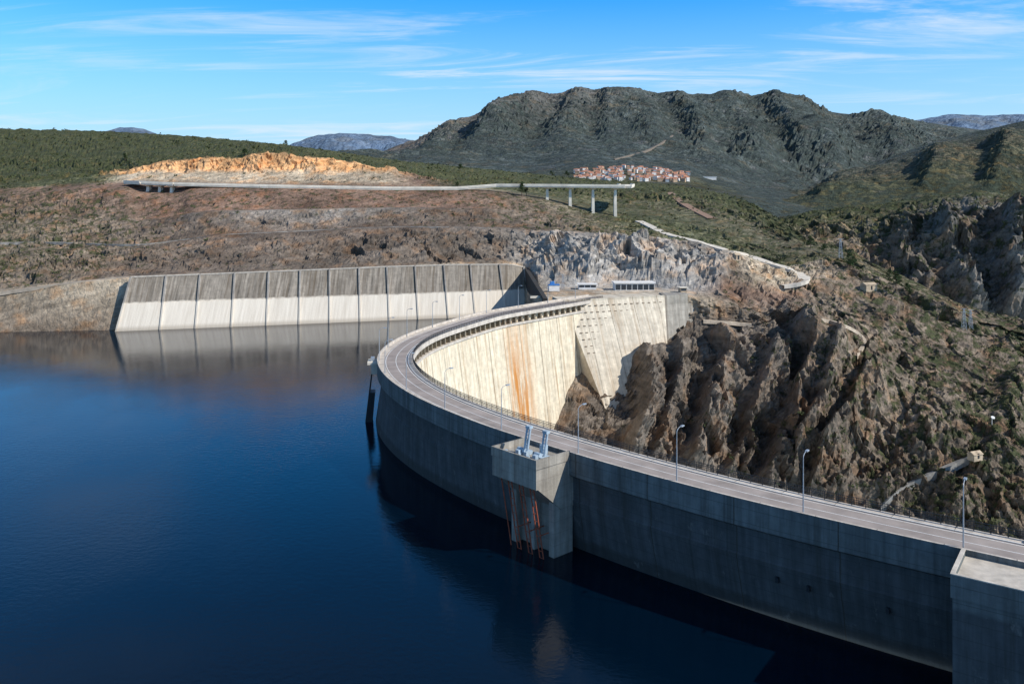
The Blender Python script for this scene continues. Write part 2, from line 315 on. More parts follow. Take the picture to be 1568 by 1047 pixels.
terB,PB,GB,qB=loft('rocky_hill',B,CB,[(40,4),(80,5),(24,1),(6,0)],np.arange(1090,1900,3.0),M_mid,lam=(70,18),an=(1,.7,.22),ribs=ribB,pl_=20,ribamp=.7)
C=[[(-700,400,1250),(1900,400,1250)],
   [(-700,300,1700),(800,296,1700),(1100,306,1700),(1300,340,1700),(1900,340,1700)],
   [(-700,270,2400),(500,262,2400),(800,276,2400),(900,277,2400),(1050,280,2400),(1150,300,2400),(1300,325,2400),(1900,330,2400)],
   [(-700,262,2800),(500,255,2800),(800,262,2800),(900,251,2750),(1050,262,2750),(1150,290,2900),(1300,310,3000),(1900,310,3000)],
   [(-700,255,4200),(500,248,4200),(640,238,4200),(800,226,4400),(960,216,4400),(1100,226,4500),(1200,245,4500),(1300,262,4500),(1900,270,4500)],
   [(-700,245,5600),(500,245,5600),(590,240,5600),(640,222,5500),(700,195,5500),(740,178,5500),(780,170,5500),(830,176,5500),(900,180,5500),(960,184,5500),(1100,192,5500),(1200,210,5500),(1300,215,5800),(1400,225,5800),(1900,235,5800)],
   [(-700,240,7000),(560,246,7000),(590,240,7000),(640,221,6800),(700,192,6500),(740,171,6500),(760,165,6500),(780,162,6500),(805,164,6500),(830,160,6700),(850,152,6800),(870,147,7000),(920,142,7000),(965,139,7000),(1000,147,7000),(1080,149,7000),(1130,157,7000),(1180,166,7000),(1230,168,7000),(1300,176,7200),(1400,187,7500),(1500,200,7500),(1900,215,7500)],
   [(-700,280,8500),(1900,260,8800)]]
CM=[[(-700,'G',.9,8),(1900,'G',.9,8)],[(-700,'G',.9,10),(1900,'G',.9,10)],[(-700,'G',.9,5),(850,'G',.5,2),(1080,'G',.5,2),(1200,'M',.9,15),(1900,'M',.9,20)],[(-700,'G',.9,8),(850,'M',.7,4),(1080,'M',.7,4),(1200,'M',.85,40),(1900,'M',.85,40)],[(-700,'M',.8,80),(1900,'M',.8,100)],[(-700,'M',.65,70),(740,'N',.4,80),(1000,'M',.65,130),(1900,'M',.65,130)],[(-700,'M',.6,12),(780,'N',.4,18),(1000,'M',.6,14),(1900,'M',.6,12)],[(-700,'M',.7,10),(1900,'M',.7,10)]]
ribC=[([(840,150),(800,190),(740,240)],120,35,60),([(960,145),(990,190),(1010,240)],130,40,70),([(900,150),(880,190),(850,235)],100,25,45),([(1080,155),(1130,200),(1180,270)],150,45,60),([(1200,170),(1240,220),(1290,290)],140,40,60),([(1310,180),(1350,220),(1390,280)],130,40,60),([(720,185),(690,215),(650,245)],80,20,40),([(1020,160),(1060,200),(1085,250)],95,22,35),([(1140,165),(1185,205),(1235,270)],80,18,30),([(790,170),(770,200),(720,240)],60,16,30),([(930,150),(930,190),(935,235)],60,16,25)]
terC,PC,GC,qC=loft('mountain',C,CM,[(10,4),(25,4),(16,2),(50,30),(80,20),(36,20),(4,0)],np.arange(-700,1900,2.8),M_far,lam=(1400,380),an=(1,.5,1),fine=.14,w2=.30,ribs=ribC,ribamp=.85)
Dd=[[(1150,340,1900),(1900,340,1900)],[(1150,318,2300),(1300,300,2200),(1568,290,2100),(1900,285,2000)],
    [(1150,312,2700),(1230,300,2700),(1300,285,2600),(1430,250,2500),(1568,235,2400),(1900,220,2300)],
    [(1150,306,3300),(1230,293,3300),(1300,272,3200),(1350,247,3100),(1430,217,3000),(1500,200,2900),(1568,184,2800),(1900,150,2700)],
    [(1150,330,3800),(1900,200,3300)]]
CD=[[(1150,'G',.9,8),(1900,'G',.9,8)],[(1150,'G',.8,20),(1900,'G',.8,20)],[(1150,'V',.7,30),(1900,'V',.7,30)],[(1150,'M',.7,7),(1900,'M',.7,7)],[(1150,'M',.8,5),(1900,'M',.8,5)]]
M_spur=terrain_mat('terrain_spur',.2,veg=(.034,.046,.034),bd=8,rocky=.6,rock=(.16,.15,.13),rt=.56)
ribD=[([(1350,255),(1300,280),(1240,320)],30,20,40),([(1450,222),(1440,250),(1420,300)],40,20,50),([(1550,200),(1545,240),(1520,300)],45,20,60)]
terD,_,_,_=loft('hill_spur',Dd,CD,[(14,4),(50,8),(50,8),(5,0)],np.arange(1150,1900,2.8),M_spur,lam=(520,140),an=(1,.7,.8),w2=.25,fine=.14,ribs=ribD)
M_dist=terrain_mat('terrain_distant',.02,veg=(.10,.15,.21),bd=40,rocky=.4,rock=(.22,.27,.34))  # aerial haze put into the base colours as blue
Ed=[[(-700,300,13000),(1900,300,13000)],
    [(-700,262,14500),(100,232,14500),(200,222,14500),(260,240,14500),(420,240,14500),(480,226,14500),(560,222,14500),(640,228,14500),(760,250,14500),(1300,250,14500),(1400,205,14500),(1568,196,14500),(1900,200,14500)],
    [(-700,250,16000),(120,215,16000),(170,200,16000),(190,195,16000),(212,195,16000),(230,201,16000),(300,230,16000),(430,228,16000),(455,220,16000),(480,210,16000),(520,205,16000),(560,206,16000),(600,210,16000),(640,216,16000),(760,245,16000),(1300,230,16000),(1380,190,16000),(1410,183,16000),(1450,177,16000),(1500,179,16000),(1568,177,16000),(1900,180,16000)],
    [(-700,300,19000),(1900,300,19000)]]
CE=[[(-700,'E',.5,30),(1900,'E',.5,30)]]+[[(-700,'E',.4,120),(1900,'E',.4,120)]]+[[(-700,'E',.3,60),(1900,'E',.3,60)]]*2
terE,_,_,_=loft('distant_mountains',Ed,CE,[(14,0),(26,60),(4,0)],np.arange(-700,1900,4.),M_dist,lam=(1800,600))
def bvh(P,q): return BVHTree.FromPolygons(P.reshape(-1,3).tolist(),q.tolist())
bA=bvh(PA,qA); bB=bvh(PB,qB); bC=bvh(PC,qC)
def hit(u,v,b=None):
    o=Vector((0,0,CZ)); d=(W(u,v,100)-o).normalized()
    h=(b or bA).ray_cast(o,d)[0]
    return h if h else W(u,v,500)
def ground(x,y,b=None):
    h=(b or bA).ray_cast(Vector((x,y,2000)),Vector((0,0,-1)))[0]
    return h.z if h else 0
# ---------------------------------------------------------------- dam
raw=[(34,380),(25.1,370),(4.2,344),(-11,325),(-23.9,298.5),(-32.7,276),(-36.7,257.7),(-37.6,240),(-35.8,225),(-31.4,208.9),(-25.2,194.3),(-18.7,182.5),(-12.3,173),(-5,163),(2.2,154.8),(9.7,146.5),(17.7,138.3),(26.3,130),(34.5,122.8),(41.7,117),(49.9,110.8),(56.7,106),(68,97.8),(85,86.5),(110,71),(140,55)]
def cr(p0,p1,p2,p3,t):
    return .5*((2*p1)+(-p0+p2)*t+(2*p0-5*p1+4*p2-p3)*t*t+(-p0+3*p1-3*p2+p3)*t**3)
R=[np.array(p,float) for p in raw]; R=[2*R[0]-R[1]]+R+[2*R[-1]-R[-2]]
pts=[]
for i in range(1,len(R)-2):
    for t in np.arange(0,1,.05): pts.append(cr(R[i-1],R[i],R[i+1],R[i+2],t))
pts=np.array(pts)
def resample(p,st):
    d=np.r_[0,np.cumsum(np.linalg.norm(np.diff(p,axis=0),axis=1))]
    s=np.arange(0,d[-1],st); return np.stack([np.interp(s,d,p[:,0]),np.interp(s,d,p[:,1])],1),s
pts,S=resample(pts,1.5)
for _ in range(25):
    q=pts.copy(); q[1:-1]=(pts[:-2]+2*pts[1:-1]+pts[2:])/4; pts=q
pts,S=resample(pts,1.5)
T=np.gradient(pts,axis=0); T/=np.linalg.norm(T,axis=1,keepdims=True); NR=np.stack([-T[:,1],T[:,0]],1)
def at(s,o=0,z=0):
    x=np.interp(s,S,pts[:,0]); y=np.interp(s,S,pts[:,1]); nx=np.interp(s,S,NR[:,0]); ny=np.interp(s,S,NR[:,1])
    return Vector((x+nx*o,y+ny*o,z))
def tang(s): return (at(s+1)-at(s-1)).normalized()
def s_near(x,y): return S[np.argmin((pts[:,0]-x)**2+(pts[:,1]-y)**2)]
dam=empty('arch_dam')
def sweep(name,prof,mats,mi=None,closed=False,parent=dam,ss=None):
    ss=S if ss is None else ss
    v=[];uv=[];f=[];mm=[]
    k=len(prof(ss[0]))
    for s in ss:
        for o,z in prof(s): v.append(at(s,o,z)); uv.append((s,z))
    nn=k if closed else k-1
    for i in range(len(ss)-1):
        for j in range(nn):
            a=i*k+j; b=i*k+(j+1)%k
            f.append([a,b,b+k,a+k]); mm.append(mi[j] if mi else 0)
    me=bpy.data.meshes.new(name); me.from_pydata([tuple(x) for x in v],[],f)
    for m in mats: me.materials.append(m)
    me.polygons.foreach_set('material_index',mm)
    L=me.uv_layers.new(name='UVMap')
    for lp in me.loops: L.data[lp.index].uv=uv[lp.vertex_index]
    return link(bpy.data.objects.new(name,me),parent)
CR=16.5
def body(s):
    ob=-2.2+7.2*min(1,max(0,(s-140)/170))
    return [(.4,CR+.9),(0,CR+.9),(0,13.4),(.9,12.9),(1.1,9.0),(.85,8.8),(ob,-4),(20.5,-75),(9.1,12.6),(7.6,12.6),(7.6,15.3),(9.9,15.3),(9.9,CR+.14),(8.2,CR+.14),(8.2,CR-.01),(1.9,CR-.01),(1.9,CR+.14),(.4,CR+.14)]
sweep('dam_wall',body,[M_up,M_dn,M_top],[2,0,0,0,0,0,0,1,1,1,1,2,2,2,2,2,2,2],True)
sweep('road',lambda s:[(1.9,CR),(8.2,CR)],[M_asph])
sweep('edge_line',lambda s:[(2.25,CR+.012),(2.40,CR+.012)],[M_line])
sweep('edge_line_inner',lambda s:[(7.7,CR+.012),(7.85,CR+.012)],[M_line])
sweep('centre_line',lambda s:[(4.98,CR+.012),(5.12,CR+.012)],[M_line])
sweep('kerb',lambda s:[(8.2,CR+.145),(8.4,CR+.145)],[M_line])
mb=MB()
for s in np.arange(6,S[-1]-4,4.0):
    t=tang(s); n=Vector((-t.y,t.x,0)); c=at(s,8.35,13.95)
    mb.box(c,n*.75,t*.4,Vector((0,0,1.345)))
mb.obj('gallery_piers',M_dn,dam)
sweep('gallery_ledge',lambda s:[(8.6,12.0),(9.7,12.0),(9.7,12.75),(8.6,12.75)],[M_top],None,True)
mb=MB()
for s in np.arange(2,S[-1]-4,2.0):
    a=at(s,9.6,CR+.14); mb.rod(a,a+Vector((0,0,1.15)),.07,n=4)
    for z in (.25,.6,.85,1.2): mb.rod(at(s,9.6,CR+.14+z),at(s+2,9.6,CR+.14+z),.05,n=4)
    for k in range(1,6):
        a=at(s+k/3,9.6,CR+.3); mb.rod(a,a+Vector((0,0,1.0)),.03,n=3)
mb.obj('railing',M_dark,dam)
mb=MB()
for (u,v) in ((1178,880),(1233,893),(1352,928)):
    x=(u-784)/F
    s=S[np.argmin(np.abs(pts[:,0]/pts[:,1]-x)+ (S<170)*9)]
    t=tang(s); n=Vector((-t.y,t.x,0)); p=at(s,1.5,6.6); mb.box(p,t*.2,n*.5,Vector((0,0,.4)))
mb.obj('drain_outlets',M_dark,dam)
# thrust block
mb=MB()
TL,TR=Vector((22,361,17.3)),Vector((68,378,17.3)); BL,BR=Vector((45.5,332,-45)),Vector((67,353,-45))
mb.quadbox([BL,BR,(70,400,-45),(20,385,-45),(TL.x,TL.y,16.42),(TR.x,TR.y,16.42),(70,397,16.42),(18,380,16.42)])
d=(TR-TL).normalized(); nb=Vector((-d.y,d.x,0))
mb.beam(TL+Vector((0,0,-.45))+nb*.2,TR+Vector((0,0,-.45))+nb*.2,.4,.9)
mb.obj('thrust_block',[M_blk],dam,uv=lambda p:((p-TL).dot(d)+3,p.z))
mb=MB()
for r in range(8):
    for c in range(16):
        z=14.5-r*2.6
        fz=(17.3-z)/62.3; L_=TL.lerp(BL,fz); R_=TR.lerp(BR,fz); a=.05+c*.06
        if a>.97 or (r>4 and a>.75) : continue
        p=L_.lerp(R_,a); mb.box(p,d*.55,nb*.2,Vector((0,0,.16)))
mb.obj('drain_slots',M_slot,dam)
mb=MB()
mb.quadbox([(67.5,370,-8),(90,383,-4),(92,392,-4),(67.5,392,-8),(67.5,378.5,12.8),(88,390,12.8),(90,396,12.8),(67.5,394,12.8)])
mb.quadbox([(68,379,12.8),(80,386,12.8),(80,392,12.8),(68,392,12.8),(68,379.5,16.9),(80,386,16.9),(80,392,16.9),(68,392,16.9)])
mb.obj('wing_wall',M_tow,dam,uv=lambda p:(p.x,p.z))
# ---------------------------------------------------------------- water
inner=[at(s,3.2,0) for s in S]
poly=[(22,376,0)]+[tuple(p) for p in inner[4:]]+[(500,-300,0),(-2600,-300,0),(-2600,470,0),(10,470,0)]
me=bpy.data.meshes.new('reservoir_water'); me.from_pydata(poly,[],[list(range(len(poly)))])
t=NT('water_mat'); p=t.n('ShaderNodeTexCoord').outputs['Object']
calm=t.mapr(t.noise(t.vmul(p,(1,.6,1)),.02,4,.6),.38,.62,.45,1.2)
h=t.math('ADD',t.noise(t.vmul(p,(1,1.3,1)),.7,5,.6),t.math('MULTIPLY',t.noise(p,.12,3),.4))
h=t.math('MULTIPLY',h,calm)
big=t.noise(p,.008,4)
col=t.mix(t.mapr(big,.35,.65,0,1),(.0001,.0035,.010,1),(.0001,.0065,.017,1))
nrm=t.n('ShaderNodeBump',{'Height':h,'Distance':.05,'Strength':.8}).outputs[0]
b=t.n('ShaderNodeBsdfPrincipled',{'Base Color':col,'Roughness':.035,'IOR':1.33,'Normal':nrm})
t.n('ShaderNodeOutputMaterial',{0:b.outputs[0]}); me.materials.append(t.m)
link(bpy.data.objects.new('reservoir_water',me))
# ---------------------------------------------------------------- retaining wall
bot=np.array([(178,507),(330,501),(480,495),(600,490),(700,486),(780,481.5),(803,480)],float)
top=np.array([(200,425,399),(330,420,412),(480,414,425),(600,409,436),(700,406,447),(780,405.5,456),(803,410,461)],float)
def rw(u,f): # u is top bearing, f 0..1 height
    k=(u-200)/(803-200); ub=178+k*(803-178)
    vb=np.interp(ub,bot[:,0],bot[:,1]); Pb=W(ub,vb,79950/(vb-300)); Pt=W(u,np.interp(u,top[:,0],top[:,1]),np.interp(u,top[:,0],top[:,2]))
    return Pb.lerp(Pt,f)
mb=MB(); us=np.linspace(200,803,90); fs=[-.15,0,.2,.4,.49,.5,.7,1]
for u in us:
    for f in fs:
        p=rw(u,f)
        if f<=.49: p=p+Vector((.15,-.5,0))
        mb.v.append(tuple(p))
k=len(fs)
for i in range(len(us)-1):
    for j in range(k-1):
        a=i*k+j; mb.f.append([a,a+k,a+k+1,a+1]); mb.mi.append(0)
rwall=empty('retaining_wall')
mb.obj('wall_face',M_wallf,rwall,uv=lambda p:(p.x,p.z))
mb=MB()
for i,u in enumerate([201,255,307,360,412,460,505,550,593,636,680,720,765,802]):
    lean=12 if i else 0
    a=rw(u+lean,-.1)+Vector((0,-.4,0)); b=rw(u,1)+Vector((0,-.1,.2))
    mb.beam(a,b,.7,1.6,up=(0,-1,.3))
mb.obj('buttresses',M_rib,rwall,uv=lambda p:(p.x,p.z))
mb=MB()
for u0,u1 in zip(us[:-1],us[1:]): mb.beam(rw(u0,1)+Vector((0,.6,.25)),rw(u1,1)+Vector((0,.6,.25)),1.6,.5)
mb.obj('coping',M_pave,rwall)
mb=MB(); p1=rw(803,1); p2=W(832,457,378)
for t0,t1 in ((0,.35),(.35,.7),(.7,1)):
    a=p1.lerp(p2,t0); b=p1.lerp(p2,t1); o=Vector((2,0,0))
    mb.quadbox([(a.x,a.y,-6),(a.x+2,a.y,-6),(b.x+2,b.y,-6),(b.x,b.y,-6),a,a+o,b+o,b])
mb.obj('wing_wall',M_up,rwall)
# ---------------------------------------------------------------- intake tower & platform
n=Vector((-.74,-.68,0)).normalized(); tt=Vector((-.68,.74,0)).normalized()
tw=empty('intake_tower'); Rr=Vector((9.9,146.4,0)); Z=Vector((0,0,1))
mb=MB()
def rb(mb,R,a0,a1,b0,b1,z0,z1,mi=0,n=n,t=tt): # a along n, b along t
    mb.quadbox([R+n*a0+t*b0+Z*z0,R+n*a1+t*b0+Z*z0,R+n*a1+t*b1+Z*z0,R+n*a0+t*b1+Z*z0,R+n*a0+t*b0+Z*z1,R+n*a1+t*b0+Z*z1,R+n*a1+t*b1+Z*z1,R+n*a0+t*b1+Z*z1],mi)
rb(mb,Rr,-1,8,0,11,12.6,16.6)
rb(mb,Rr,0,8.15,-.15,.2,16.0,17.6); rb(mb,Rr,7.8,8.15,.21,11.15,16.0,17.6); rb(mb,Rr,0,7.79,10.8,11.15,16.0,17.6)
R0=Rr
mb.quadbox([R0+n*-1+Z*8+tt*.01,R0+n*2+Z*8+tt*.01,R0+n*2+tt*10.99+Z*8,R0-n+tt*10.99+Z*8,R0-n+Z*12.59,R0+n*7.6+Z*12.59,R0+n*7.6+tt*11+Z*12.59,R0-n+tt*11+Z*12.59])
rb(mb,Rr,-1,2.0,.2,10.8,-8,8)
rb(mb,Rr,2.0,3.6,.2,1.4,-8,9.5); rb(mb,Rr,2.0,3.6,5,5.8,-8,9.5); rb(mb,Rr,2.0,3.6,9.6,10.8,-8,9.5)
mb.obj('tower_body',M_tow,tw,uv=lambda p:(p.x*1.3+40,p.z))
mb=MB()
for b in (1.6,5.8):
    for k in (0,.75):
        q0=Rr+n*(4.6)+tt*(b+k)+Z*16.6; mb.rod(q0,q0+Z*4.7+n*-.9,.2,n=8)
    for k in range(1,9): # ladder rungs between mast tubes
        q0=Rr+n*(4.6-.9*k/9)+tt*b+Z*(16.6+4.7*k/9); mb.rod(q0,q0+tt*.75,.06,n=5)
    rb(mb,Rr,3.3,4.1,b-.15,b+.9,20.9,21.35)
    rb(mb,Rr,3.6,5.6,b-.5,b+1.4,16.6,17.2)
    mb.rod(Rr+n*5.4+tt*b+Z*17.5,Rr+n*5.4+tt*(b+1.3)+Z*17.5,.42,n=12)
    rb(mb,Rr,5.9,6.6,b,b+.8,16.6,17.7)
rb(mb,Rr,1.8,2.9,3.4,4.4,16.6,18.3)
for (a,b_) in ((6.6,3.4),(6.9,8.6),(2.2,8.6)): mb.rod(Rr+n*a+tt*b_+Z*16.6,Rr+n*a+tt*b_+Z*17.3,.3,n=10)
mb.obj('gate_hoists',M_blue,tw)
mb=MB()
for b in (1.5,2.4,4.2,5.1,7,7.9,9.6):
    mb.rod(Rr+n*7.2+tt*b+Z*12.6,Rr+n*4.9+tt*(b-.3)+Z*-1,.11,n=5)
for b in (1.5,4.2,7):
    for z in np.arange(0,12,1.3):
        f=(12.6-z)/13.6
        mb.rod(Rr+n*(7.2-2.3*f)+tt*(b-.3*f)+Z*z,Rr+n*(7.2-2.3*f)+tt*(b+.9-.3*f)+Z*z,.06,n=4)
    mb.rod(Rr+n*5.6+tt*b+Z*4,Rr+n*2+tt*b+Z*4,.1,n=4)
mb.obj('steel_guides',M_red,tw)
ip=empty('intake_platform'); R2=Vector((56.5,106.2,0)); t2=-tang(s_near(62,102)); n2=Vector((t2.y,-t2.x,0))
if n2.x>0: n2=-n2
mb=MB()
rb(mb,R2,-1,8.5,-34,0,-8,16.55,0,n2,t2)
rb(mb,R2,8.3,8.7,-34,.2,14.6,17.3,0,n2,t2); rb(mb,R2,0,8.29,-.2,.2,14.6,17.3,0,n2,t2)
mb.obj('platform_body',M_up,ip,uv=lambda p:(p.dot(t2)+7,p.z))
mb=MB(); rb(mb,R2,.1,8.28,-33,-.22,16.56,16.64,0,n2,t2)
rb(mb,R2,8.28,8.74,-34,.22,17.3,17.42,0,n2,t2); rb(mb,R2,0,8.27,-.24,.24,17.3,17.42,0,n2,t2)
mb.obj('platform_paving',M_pave,ip)
# small gate platform at arch apex
ga=empty('gate_platform'); s0=s_near(-36.5,233); t=tang(s0); nn=Vector((t.y,-t.x,0))
mb=MB(); Ra=at(s0,0,0)
rb(mb,Ra,0,2.6,-2.5,2.5,15.6,16.3,0,nn,t); rb(mb,Ra,0,1.6,-2,2,13.0,15.59,0,nn,t)
mb.obj('balcony',M_pale,ga)
mb=MB()
rb(mb,Ra,.8,1.8,-1,.4,16.3,17.3,0,nn,t); mb.obj('hoist_cabinet',M_galv,ga)
mb=MB()
for k in (-1.8,1.8):
    mb.rod(Ra+nn*1.2+t*k+Z*15.6,Ra+nn*3.2+t*k+Z*-1,.16,n=5)
for z in np.arange(0,15,1.4): 
    f=(15.6-z)/16.6; mb.rod(Ra+nn*(1.2+2*f)+t*-1.8+Z*z,Ra+nn*(1.2+2*f)+t*1.8+Z*z,.1,n=4)
mb.quadbox([Ra+nn*1.5+t*-2+Z*-2,Ra+nn*3.3+t*-2+Z*-2,Ra+nn*3.3+t*2+Z*-2,Ra+nn*1.5+t*2+Z*-2,Ra+nn*.6+t*-2+Z*8,Ra+nn*2.0+t*-2+Z*8,Ra+nn*2.0+t*2+Z*8,Ra+nn*.6+t*2+Z*8])
mb.obj('steel_screen',M_dark,ga)
# ---------------------------------------------------------------- street lamps
s1=s_near(56.3,106.3)
ls=list(np.arange(s1,8,-20.0))+[s1+20]
for s in ls:
    mb=MB(); p=at(s,.55,CR+.14); t=tang(s); nn=Vector((-t.y,t.x,0))
    mb.rod(p,p+Z*.5,.16,.14,8); mb.rod(p+Z*.5,p+Z*8.2,.11,.06,8)
    pr=p+Z*8.2
    for k in range(1,7):
        a=k/6*math.pi/2; q0=p+Z*(8.2+.75*math.sin(a))+nn*(1.2*(1-math.cos(a))); mb.rod(pr,q0,.05,n=6); pr=q0
    mb.box(pr+nn*.35,nn*.42,t*.17,Z*.09); mb.box(pr+nn*.35-Z*.11,nn*.3,t*.12,Z*.02)
    mb.obj('street_lamp',M_galv)
mb=MB(); s=s_near(63,101.5); p=at(s,9.0,CR+.14); t=tang(s); nn=Vector((-t.y,t.x,0))
mb.box(p+Z*.5,t*1.2,nn*.3,Z*.08); mb.box(p-t*.8+Z*.21,t*.15,nn*.25,Z*.21); mb.box(p+t*.8+Z*.21,t*.15,nn*.25,Z*.21)
mb.obj('concrete_bench',M_pave)
# ---------------------------------------------------------------- viaduct
via=empty('viaduct'); mb=MB()
path=[(198,279,590),(222,280,585),(270,282,583),(400,285,587),(600,288.5,597),(700,288.5,603),(760,284,606),(850,284.5,603),(956,285.5,600)]
P3=[W(*a) for a in path]+[W(961,284,628),W(955,283,665)]
for a,b in zip(P3[:-1],P3[1:]):
    mb.beam(a+Z*-.5,b+Z*-.5,10,1.5); d=(b-a).normalized(); x=Vector((d.y,-d.x,0)).normalized()
    for sg in (-1,1): mb.beam(a+x*sg*5.1+Z*.35,b+x*sg*5.1+Z*.35,.3,1.6)
mb.obj('deck',M_pale,via)
mb=MB()
for u in (838,873,908,942,228,246,264):
    k=[i for i in range(len(path)-1) if path[i][0]<=u<=path[i+1][0]][0]; f=(u-path[k][0])/(path[k+1][0]-path[k][0])
    p=P3[k].lerp(P3[k+1],f); g=ground(p.x,p.y)-3
    top_=p.z-1.25
    mb.quadbox([(p.x-1.1,p.y-2.5,g),(p.x+1.1,p.y-2.5,g),(p.x+1.1,p.y+2.5,g),(p.x-1.1,p.y+2.5,g),(p.x-.8,p.y-2,top_-1.2),(p.x+.8,p.y-2,top_-1.2),(p.x+.8,p.y+2,top_-1.2),(p.x-.8,p.y+2,top_-1.2)])
    mb.quadbox([(p.x-.9,p.y-2.2,top_-1.2),(p.x+.9,p.y-2.2,top_-1.2),(p.x+.9,p.y+2.2,top_-1.2),(p.x-.9,p.y+2.2,top_-1.2),(p.x-2.6,p.y-4.6,top_),(p.x+2.6,p.y-4.6,top_),(p.x+2.6,p.y+4.6,top_),(p.x-2.6,p.y+4.6,top_)])
mb.obj('piers',M_pale,via)
# ---------------------------------------------------------------- roads / paths
def ribbon(name,uv,w,mat,lift=.5,b=None,th=1.6):
    uvs=[]
    for a,c in zip(uv[:-1],uv[1:]):
        for k in range(4): uvs.append((a[0]+(c[0]-a[0])*k/4,a[1]+(c[1]-a[1])*k/4))
    uvs.append(uv[-1]); P=np.array([tuple(hit(x,y,b)) for x,y in uvs])
    for _ in range(3): P[1:-1]=(P[:-2]+P[1:-1]*2+P[2:])/4
    mb=MB(); L=[]
    for i in range(len(P)):
        d=Vector(P[min(i+1,len(P)-1)]-P[max(i-1,0)]); d.z=0; d.normalize(); x=Vector((d.y,-d.x,0))*w/2
        c=Vector(P[i])+Z*lift; L.append((c-x,c+x))
    for i,(a,c) in enumerate(L): mb.v+=[tuple(a),tuple(c),tuple(a-Z*th),tuple(c-Z*th)]
    for i in range(len(L)-1):
        k=i*4
        for q in ((0,1,5,4),(2,0,4,6),(1,3,7,5)): mb.f.append([k+j for j in q]); mb.mi.append(0)
    return mb.obj(name,mat)
ribbon('mountain_road',[(978,339),(992,345),(1005,352),(1022,360),(1050,366),(1080,374),(1112,384),(1138,389),(1150,394)],5,M_road,.5)
ribbon('mountain_road',[(1150,394),(1175,403),(1205,411),(1226,419),(1234,428),(1218,436),(1196,438)],6,M_road,.6)
ribbon('dirt_track',[(-40,455),(0,448),(80,436),(140,430),(200,424)],4,M_track,.3)
M_bench=simple('bench_rubble',(.30,.275,.24),.95,.6,.25)
ribbon('dirt_track',[(-20,372),(80,370),(200,376),(260,370),(330,360),(400,356.5),(480,353),(600,347),(700,348),(780,350)],3,M_bench,.2)
ribbon('dirt_track',[(1075,490),(1110,492),(1150,496)],3,M_track,.3)
ribbon('dirt_track',[(1310,545),(1330,520),(1300,500),(1270,490),(1240,486)],1.6,M_track,.3)
ribbon('dirt_track',[(1025,295),(1050,315),(1090,335)],6,simple('dirt_red',(.26,.17,.12),.95),.4)
ribbon('concrete_stairway',[(1347,778),(1372,752),(1410,733),(1450,716),(1500,694)],1.7,simple('stair_concrete',(.27,.26,.24),.9),.8,None,3)
ribbon('dirt_track',[(940,245),(960,240),(990,232),(1010,222),(1030,208)],8,simple('dirt_far',(.20,.165,.13),.95),3,bC,8)
# ---------------------------------------------------------------- buildings by the dam
def building(name,u,v,D,w,d,h,rot,mw,roof=.35,bays=5,glassh=.55,mr=M_white):
    e=empty(name); p=W(u,v,D); p.z=ground(p.x,p.y)-.2 if D>395 else 16.3
    mb=MB(); mb.abox(p,w,d,h,rot); mb.obj('walls',mw,e)
    mb=MB(); mb.abox((p.x,p.y,p.z+h),w+1.2,d+1.2,roof,rot); mb.obj('roof',mr,e)
    mb=MB(); c,s=math.cos(rot),math.sin(rot)
    for i in range(bays):
        x=(i+.5)/bays*w-w/2; y=-d/2-.03
        q=(p.x+c*x-s*y,p.y+s*x+c*y,p.z+h*(.85-glassh)); mb.abox(q,w/bays*.86,.1,h*glassh,rot)
    mb.obj('windows',M_glass,e); return e
building('visitor_pavilion',970,446,412,19,7,3.6,.05,M_white,.5,7,.7)
building('service_building',899,443,415,8.5,5,2.6,.0,M_white,.3,3,.35)
building('control_hut',1045,452,402,3,3,2.6,.2,M_tan,.2,1,.4,M_pale)
e=empty('equipment_kiosk'); p=W(848,443,405); mb=MB(); mb.abox((p.x,p.y,16.2),5,3,2.8,.1); mb.obj('walls',M_white,e)
mb=MB(); mb.abox((p.x,p.y,19.0),5.4,3.4,.35,.1); mb.abox((p.x-.8,p.y,19.35),2,2,1.4,.1); mb.obj('roof',M_bluek,e)
mb=MB(); mb.beam(W(812,455,388),W(905,452,396),.35,1.0); mb.obj('boundary_wall',M_pale)
def hut(u,v,w,d,h,name='stone_hut',m=M_tan):
    g=hit(u,v); e=empty(name); mb=MB(); mb.abox((g.x,g.y,g.z-1),w,d,h+1,.4); mb.obj('walls',m,e)
    c,s=math.cos(.4),math.sin(.4); z=g.z+h; mb=MB()
    def pp(x,y,zz): return (g.x+c*x-s*y,g.y+s*x+c*y,zz)
    mb.v=[pp(-w/2-.3,-d/2-.3,z),pp(w/2+.3,-d/2-.3,z),pp(w/2+.3,d/2+.3,z),pp(-w/2-.3,d/2+.3,z),pp(-w/2-.3,0,z+1.1),pp(w/2+.3,0,z+1.1)]
    mb.f=[[0,1,5,4],[2,3,4,5],[0,4,3],[1,2,5],[3,2,1,0]]; mb.mi=[0]*5; mb.obj('roof',m,e)
    mb=MB(); mb.abox(pp(0,-d/2-.05,g.z),.9,.12,1.9,.4); mb.obj('door',M_dark,e)
hut(1330,443,7,4,2.4); hut(1493,700,4.5,3,1.4,'concrete_valve_house',M_tan); hut(1128,397,3,3,2.2,'stone_hut',M_tan)
mb=MB(); g=hit(1519,650); mb.rod(g-Z,g+Z*3.4,.12,n=6); mb.rod(g+Z*2.6+Vector((0,-.3,0)),g+Z*2.9+Vector((0,-.7,.2)),.2,.75,12); mb.obj('satellite_dish',M_white)
